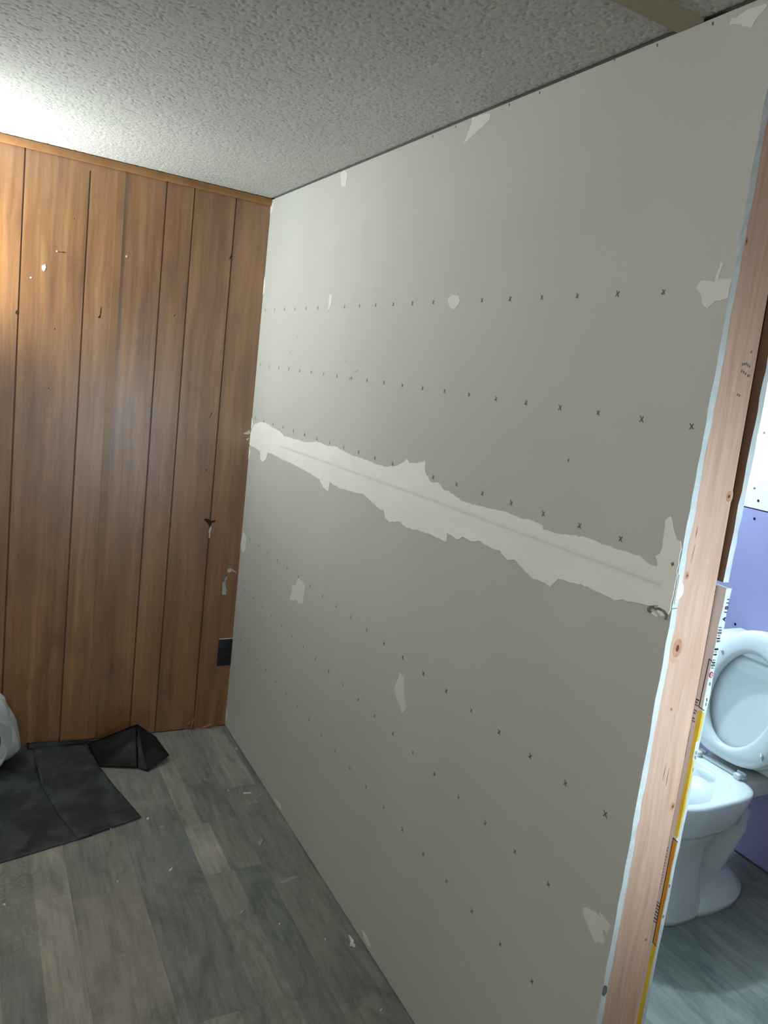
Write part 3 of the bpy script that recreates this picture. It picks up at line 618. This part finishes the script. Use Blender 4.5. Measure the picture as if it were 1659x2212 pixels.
# ------------------------------------------------------------------ toilet facing the partition
tc = -1.41
toilet = empty('toilet', (1.1, tc, 0))
tag(toilet, 'white floor standing toilet with raised seat and lid against purple wall', 'toilet')
TX = 1.1
def egg(z, xf, xb, b, n=56, pf=2.0, pb=2.0, xc=None):
    xc = xf+.55*(xb-xf) if xc is None else xc
    out = []
    for k in range(n):
        t = math.tau*k/n; c, s = math.cos(t), math.sin(t)
        a = (xb-xc) if c > 0 else (xc-xf); p = pb if c > 0 else pf
        out.append((xc+a*math.copysign(abs(c)**(2/p), c)-TX, b*math.copysign(abs(s)**(2/(p if c > 0 else pf)), s), z))
    return out
def loft(name, rings, m, parent, cap0=True, cap1=True, closed=False, sub=1):
    n = len(rings[0]); v = [p for r in rings for p in r]; f = []
    R = len(rings)
    for i in range(R if closed else R-1):
        for k in range(n):
            a, b = i*n+k, i*n+(k+1) % n; c, d = ((i+1) % R)*n+(k+1) % n, ((i+1) % R)*n+k
            f.append((a, b, c, d))
    if cap0 and not closed: f.append(tuple(range(n))[::-1])
    if cap1 and not closed: f.append(tuple((R-1)*n+k for k in range(n)))
    bm = bmesh.new()
    vs = [bm.verts.new(p) for p in v]
    for q in f: bm.faces.new([vs[i] for i in q])
    return bm_out(name, bm, m, parent, True)
RZ = .40
rings = [egg(0, .79, 1.12, .163, xc=.98, pb=3.5), egg(.015, .79, 1.12, .163, xc=.98, pb=3.5), egg(.05, .80, 1.09, .146, xc=.98, pb=6), egg(.15, .815, 1.08, .132, xc=.98, pb=6), egg(.22, .815, 1.09, .134, xc=.98, pb=5),
         egg(.255, .80, 1.13, .148, xc=.98, pb=3.5), egg(.280, .79, 1.17, .157, xc=.98, pb=3), egg(.294, .785, 1.185, .160, xc=.98, pb=3), egg(.299, .772, 1.205, .170, xc=.98, pb=3),
         egg(.310, .765, 1.22, .175, xc=.98, pb=3.5), egg(.36, .755, 1.235, .179, xc=.98, pb=4), egg(.392, .750, 1.24, .180, xc=.98, pb=4.5), egg(.399, .755, 1.237, .176, xc=.98, pb=4.5),
         egg(.401, .763, 1.228, .170, xc=.98, pb=4), egg(.401, .783, 1.190, .152, xc=.98, pb=2.3), egg(.398, .788, 1.184, .147, xc=.98, pb=2.2), egg(.36, .80, 1.17, .139, xc=.98), egg(.30, .83, 1.13, .118, xc=.98),
         egg(.24, .90, 1.05, .07, xc=.98), egg(.235, .93, 1.02, .04, xc=.98)]
bowl = loft('bowl', rings, PORCELAIN, toilet)
loft('water', [egg(.275, .858, 1.095, .095, xc=.98), egg(.2755, .858, 1.095, .095, xc=.98)], WATER, bowl).data.polygons.foreach_set('use_smooth', [False]*58)
# flared foot and trapway behind the column
loft('foot', [egg(0, .96, 1.37, .166, xc=1.12, pb=2.3, pf=2.6), egg(.018, .96, 1.37, .166, xc=1.12, pb=2.3, pf=2.6), egg(.040, .97, 1.345, .150, xc=1.12), egg(.065, .98, 1.31, .122, xc=1.12), egg(.085, 1.0, 1.27, .095, xc=1.12)], PORCELAIN, toilet)
def tube(name, path, m, parent, n=20):
    rings = []
    for i, (x, z, rx, ry) in enumerate(path):
        a = path[max(i-1, 0)]; b = path[min(i+1, len(path)-1)]
        dx, dz = b[0]-a[0], b[1]-a[1]; l = math.hypot(dx, dz) or 1
        nx, nz = -dz/l, dx/l
        rings.append([(x-TX+nx*rx*math.cos(t*math.tau/n), ry*math.sin(t*math.tau/n), z+nz*rx*math.cos(t*math.tau/n)) for t in range(n)])
    return loft(name, rings, m, parent)
tube('trapway', [(1.08, .27, .05, .085), (1.15, .305, .06, .09), (1.24, .30, .064, .092), (1.300, .265, .062, .092), (1.305, .205, .060, .090), (1.265, .135, .058, .088), (1.215, .075, .058, .09), (1.19, .035, .062, .095)], PORCELAIN, toilet)
box('bowl_shelf', (1.17-TX, -.100, .322), (1.47-TX, .100, .394), PORCELAIN, toilet, .02, 3)
tank = box('tank', (1.315-TX, -.205, .405), (1.495-TX, .205, .765), PORCELAIN, toilet, .022, 3, f=lambda x, y, z: (x+.012*(z < .6)*(x < 0), y*(.94 if z < .6 else 1), z))
box('tank_lid', (1.303-TX, -.215, .766), (1.503-TX, .215, .800), PORCELAIN, toilet, .010, 3)
AL = math.radians(11.5)
def plate(u, v_, d, hx=1.238): return (hx-TX+u*math.sin(AL)-d*math.cos(AL), v_, .418+u*math.cos(AL)+d*math.sin(AL))
def outline(grow, n=64):
    pts = []
    for k in range(n):
        t = math.tau*k/n; c, s = math.cos(t), math.sin(t)
        uc = .215; a = (.455-uc+grow) if c > 0 else (uc-.012+grow); b = .185+grow
        p = 2.0 if c > 0 else 2.7
        pts.append((uc+a*math.copysign(abs(c)**(2/p), c), b*math.copysign(abs(s)**(2/p), s)))
    return pts
def hole(grow, n=64):
    return [(.218+(.158+grow)*math.cos(math.tau*k/n), (.113+grow)*math.sin(math.tau*k/n)) for k in range(n)]
def oring(pts, d): return [plate(u, v_, d) for u, v_ in pts]
seat = loft('seat', [oring(outline(-.006), -.001), oring(outline(0), .004), oring(outline(-.001), .010), oring(outline(-.010), .020), oring(outline(-.026), .025), oring(hole(.014), .025), oring(hole(.005), .022), oring(hole(0), .011), oring(hole(0), .003), oring(hole(.004), -.001)], SEATPL, toilet, closed=True)
loft('lid', [oring(outline(-.008), -.034), oring(outline(.001), -.030), oring(outline(.002), -.020), oring(outline(-.006), -.013), oring(outline(-.06), -.016), oring(outline(-.12), -.017)], SEATPL, toilet)
for u, v_, r in ((.345, .112, .62), (.345, -.112, -.62), (.085, .135, -.5), (.085, -.135, .5)):
    bm = bmesh.new()
    bmesh.ops.create_cube(bm, size=1)
    bmesh.ops.bevel(bm, geom=bm.edges[:], offset=.25, segments=3, affect='EDGES')
    for q in bm.verts:
        a, b = q.co.x*.024, q.co.y*.0075
        q.co = Vector(plate(u+a*math.cos(r)-b*math.sin(r), v_+a*math.sin(r)+b*math.cos(r), .0275+q.co.z*.007))
    bm_out('bumper', bm, SEATPL, seat, True)
for s in (-1, 1):
    h = box('hinge', (1.212-TX, s*.077-.012, .400), (1.250-TX, s*.077+.012, .420), SEATPL, toilet, .005, 2)
    bm = bmesh.new(); bmesh.ops.create_cone(bm, cap_ends=True, segments=16, radius1=.005, radius2=.005, depth=.03, matrix=Matrix.Translation((1.240-TX, s*.077, .418)) @ Matrix.Rotation(math.radians(90), 4, 'X'))
    bm_out('hinge_pin', bm, SEATPL, h, True)

box('hinge_bar', (1.226-TX, -.095, .4015), (1.246-TX, .095, .411), SEATPL, toilet, .003, 2)

# ------------------------------------------------------------------ black plastic sheeting on the floor
bag = empty('black_plastic_sheet', (-.70, -.30, 0))
tag(bag, 'black polythene sheet spread on the floor, one corner folded up by the panelling', 'plastic sheet')
from mathutils import noise as mnoise
def sheetgrid(name, poly, z0, amp, m, thick=.003, step=.018, f=None):
    """a polygon filled with a fine triangulated grid, wrinkled and given thickness"""
    bm = bmesh.new()
    Q = []
    for i, p in enumerate(poly):
        q = poly[(i+1) % len(poly)]; n = max(1, int(math.hypot(q[0]-p[0], q[1]-p[1])/step))
        Q += [(p[0]+(q[0]-p[0])*k/n, p[1]+(q[1]-p[1])*k/n) for k in range(n)]
    vs = [bm.verts.new((a, b, 0)) for a, b in Q]
    fc = bm.faces.new(vs)
    x0, x1 = min(a for a, b in Q), max(a for a, b in Q); y0, y1 = min(b for a, b in Q), max(b for a, b in Q)
    x = x0+step
    while x < x1:
        g = bm.verts[:]+bm.edges[:]+bm.faces[:]
        bmesh.ops.bisect_plane(bm, geom=g, plane_co=(x, 0, 0), plane_no=(1, 0, 0)); x += step
    y = y0+step
    while y < y1:
        g = bm.verts[:]+bm.edges[:]+bm.faces[:]
        bmesh.ops.bisect_plane(bm, geom=g, plane_co=(0, y, 0), plane_no=(0, 1, 0)); y += step
    bmesh.ops.triangulate(bm, faces=bm.faces[:])
    for vv in bm.verts:
        a, b = vv.co.x, vv.co.y
        z = z0 + amp*(.5+.5*mnoise.noise((a*9, b*9, z0*50))) + amp*.4*(mnoise.noise((a*30, b*30, 3)))
        if f: z += f(a, b)
        vv.co.z = max(z, z0*.3+.001)
    r = bmesh.ops.extrude_face_region(bm, geom=bm.faces[:])
    for e in r['geom']:
        if isinstance(e, bmesh.types.BMVert): e.co.z -= thick
    for vv in bm.verts: vv.co -= Vector((-.70, -.30, 0))
    return bm_out(name, bm, m, bag, True)
sheetgrid('lower_layer', PLASTIC_A, .0035, .0015, BLACKPL, .0025)
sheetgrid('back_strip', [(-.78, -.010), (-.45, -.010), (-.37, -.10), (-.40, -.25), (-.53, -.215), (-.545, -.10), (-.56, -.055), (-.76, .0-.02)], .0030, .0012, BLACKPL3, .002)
def lip(a, b):   # the doubled layer is puffed up where it folds over at its left and far edge
    return .016*math.exp(-((a+.735)/.022)**2)*max(0, 1-abs(b+.20)/.09)
sheetgrid('folded_layer', PLASTIC_B, .0062, .0018, BLACKPL, .003, f=lip)
# the standing fold: left face coloured dark as a shaded hollow, glossy flank to the right
def patch(name, corners, nu, nv, m, amp, seed, thick=.0015):
    A_, B_, C_, D_ = [Vector(p) for p in corners]
    bm = bmesh.new(); g = []
    for i in range(nu+1):
        row = []
        for j in range(nv+1):
            s, t = i/nu, j/nv
            p = A_*(1-s)*(1-t)+B_*s*(1-t)+C_*s*t+D_*(1-s)*t
            e = min(s, 1-s, t, 1-t)
            w_ = amp*(.3+.7*min(1, e*5))
            p = p + Vector((mnoise.noise((p.x*18+seed, p.y*18, p.z*18)), mnoise.noise((p.x*18, p.y*18+seed, p.z*18+9)), mnoise.noise((p.x*14, p.y*14, p.z*14+seed))))*w_
            p.z = max(p.z, .002)
            row.append(bm.verts.new(p-Vector((-.70, -.30, 0))))
        g.append(row)
    for i in range(nu):
        for j in range(nv): bm.faces.new((g[i][j], g[i+1][j], g[i+1][j+1], g[i][j+1]))
    bmesh.ops.solidify(bm, geom=bm.faces[:], thickness=thick)
    return bm_out(name, bm, m, bag, True)
pk = (-.385, -.105, .100)
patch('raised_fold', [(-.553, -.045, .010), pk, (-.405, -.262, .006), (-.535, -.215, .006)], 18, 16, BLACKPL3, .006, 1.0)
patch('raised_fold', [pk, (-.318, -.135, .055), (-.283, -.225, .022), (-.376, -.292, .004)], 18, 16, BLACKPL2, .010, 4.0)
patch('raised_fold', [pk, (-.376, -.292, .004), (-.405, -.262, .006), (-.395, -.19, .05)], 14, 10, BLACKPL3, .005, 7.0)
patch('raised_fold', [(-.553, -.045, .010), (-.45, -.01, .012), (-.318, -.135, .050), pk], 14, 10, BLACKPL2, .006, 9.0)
patch('sheet_edge', [(-.76, -.03, .006), (-.56, -.03, .007), (-.54, -.010, .010), (-.76, -.008, .020)], 20, 5, BLACKPL, .004, 2.0)

# ------------------------------------------------------------------ white carrier bag at the left edge
wb = empty('carrier_bag', (-.965, -.115, 0))
tag(wb, 'crumpled white plastic carrier bag standing on black sheet at left edge', 'bag')
bm = bmesh.new()
prof = [(.010, .060), (.012, .110), (.03, .150), (.06, .176), (.09, .178), (.12, .166), (.15, .150), (.18, .138), (.21, .128), (.24, .118), (.265, .098), (.280, .062), (.284, .02)]
n = 44; rr = []
for z, r in prof:
    row = []
    for k in range(n):
        a = math.tau*k/n
        d = .014*mnoise.noise((math.cos(a)*2.4, math.sin(a)*2.4, z*16)) + .009*mnoise.noise((math.cos(a)*6, math.sin(a)*6, z*36+4)) + .005*abs(mnoise.noise((math.cos(a)*11, math.sin(a)*11, z*60)))
        q = r+d*min(1, r/.06)
        row.append(bm.verts.new((q*math.cos(a), .58*q*math.sin(a), z+.010+.010*mnoise.noise((math.cos(a)*3, math.sin(a)*3, 8)))))
    rr.append(row)
for i in range(len(rr)-1):
    for k in range(n): bm.faces.new((rr[i][k], rr[i][(k+1) % n], rr[i+1][(k+1) % n], rr[i+1][k]))
bm.faces.new(rr[0][::-1]); bm.faces.new(rr[-1])
body = bm_out('bag_body', bm, WHITEPL, wb, True)
# handle loop hanging down the side, brown contents showing through it
bm = bmesh.new()
n = 36; rows = []
for k in range(n):
    a = math.tau*k/n
    cx, cz = .085+.048*math.cos(a), .130+.085*math.sin(a)
    ww = .010+.004*math.sin(3*a)
    row = []
    for du, dd in ((-ww, 0), (0, .006), (ww, 0)):
        x = cx+du*math.cos(a); z = cz+du*math.sin(a)
        yy = -.58*math.sqrt(max(.0004, .165**2-min(x, .16)**2))-.012-dd
        row.append(bm.verts.new((x, yy, z)))
    rows.append(row)
for k in range(n):
    for j in range(2): bm.faces.new((rows[k][j], rows[(k+1) % n][j], rows[(k+1) % n][j+1], rows[k][j+1]))
bm_out('handle', bm, WHITEPL, wb, True)
slab('contents', [(.082+.026*math.cos(t*math.tau/16), .132+.05*math.sin(t*math.tau/16)) for t in range(16)], lambda a, b, d: (a, -.58*math.sqrt(.165**2-a*a)-.006-d, b), 0, .004, simple('brown_contents', s2l((92, 74, 66)), s2l((80, 62, 56)), .8, 30), wb)

# ------------------------------------------------------------------ crumbs of plaster on the floor
NAMED = {0: ('flat_shaving', 'long thin white plaster shaving on floor near the far corner', 'plaster flake'),
         2: ('plaster_flake', 'jagged white plaster flake on floor close to the drywall foot', 'plaster flake'),
         3: ('paper_scrap', 'pale translucent scrap on grey floor right of the light plank', 'scrap'),
         6: ('paper_scrap', 'small curled grey scrap on the darkest planks', 'scrap'),
         10: ('plaster_flake', 'pale grey pointed plaster flake in the middle of the floor', 'plaster flake')}
CRUMB = {1: 'tiny white crumb just left of the long plaster shaving', 4: 'tiny white crumb alone on the dark plank in mid floor',
         5: 'tiny white crumb left of the jagged plaster flake', 7: 'tiny white sliver by the drywall foot at the bottom of the photo',
         8: 'tiny white crumb on the floor at the left edge of the photo', 9: 'tiny white crumb beside the right corner of the black sheet',
         11: 'tiny pale crumb on the floor in front of the black sheet', 12: 'tiny white crumb at the foot of the drywall nearest the far corner',
         13: 'tiny white crumb right of the long plaster shaving by the wall', 14: 'tiny white crumb on the floor well left of the shaving, towards the folded sheet',
         16: 'tiny white crumb against the front edge of the black sheet'}
for i, p in enumerate(CHIPS):
    if i == 15: continue
    cx = sum(a for a, b in p)/len(p); cy = sum(b for a, b in p)/len(p)
    if cx > -.006: p = [(a-.012, b) for a, b in p]
    big = i in NAMED
    o = slab(NAMED[i][0] if big else 'plaster_crumb', p, onfloor, 0.0, .0035 if big else .004, DUST if i in (3, 6) else CHIP, None, sub=.005, jit=.0006, taper=.12)
    if big: tag(o, NAMED[i][1], NAMED[i][2])
    else: tag(o, CRUMB[i], 'crumb', 'tiny plaster crumbs')
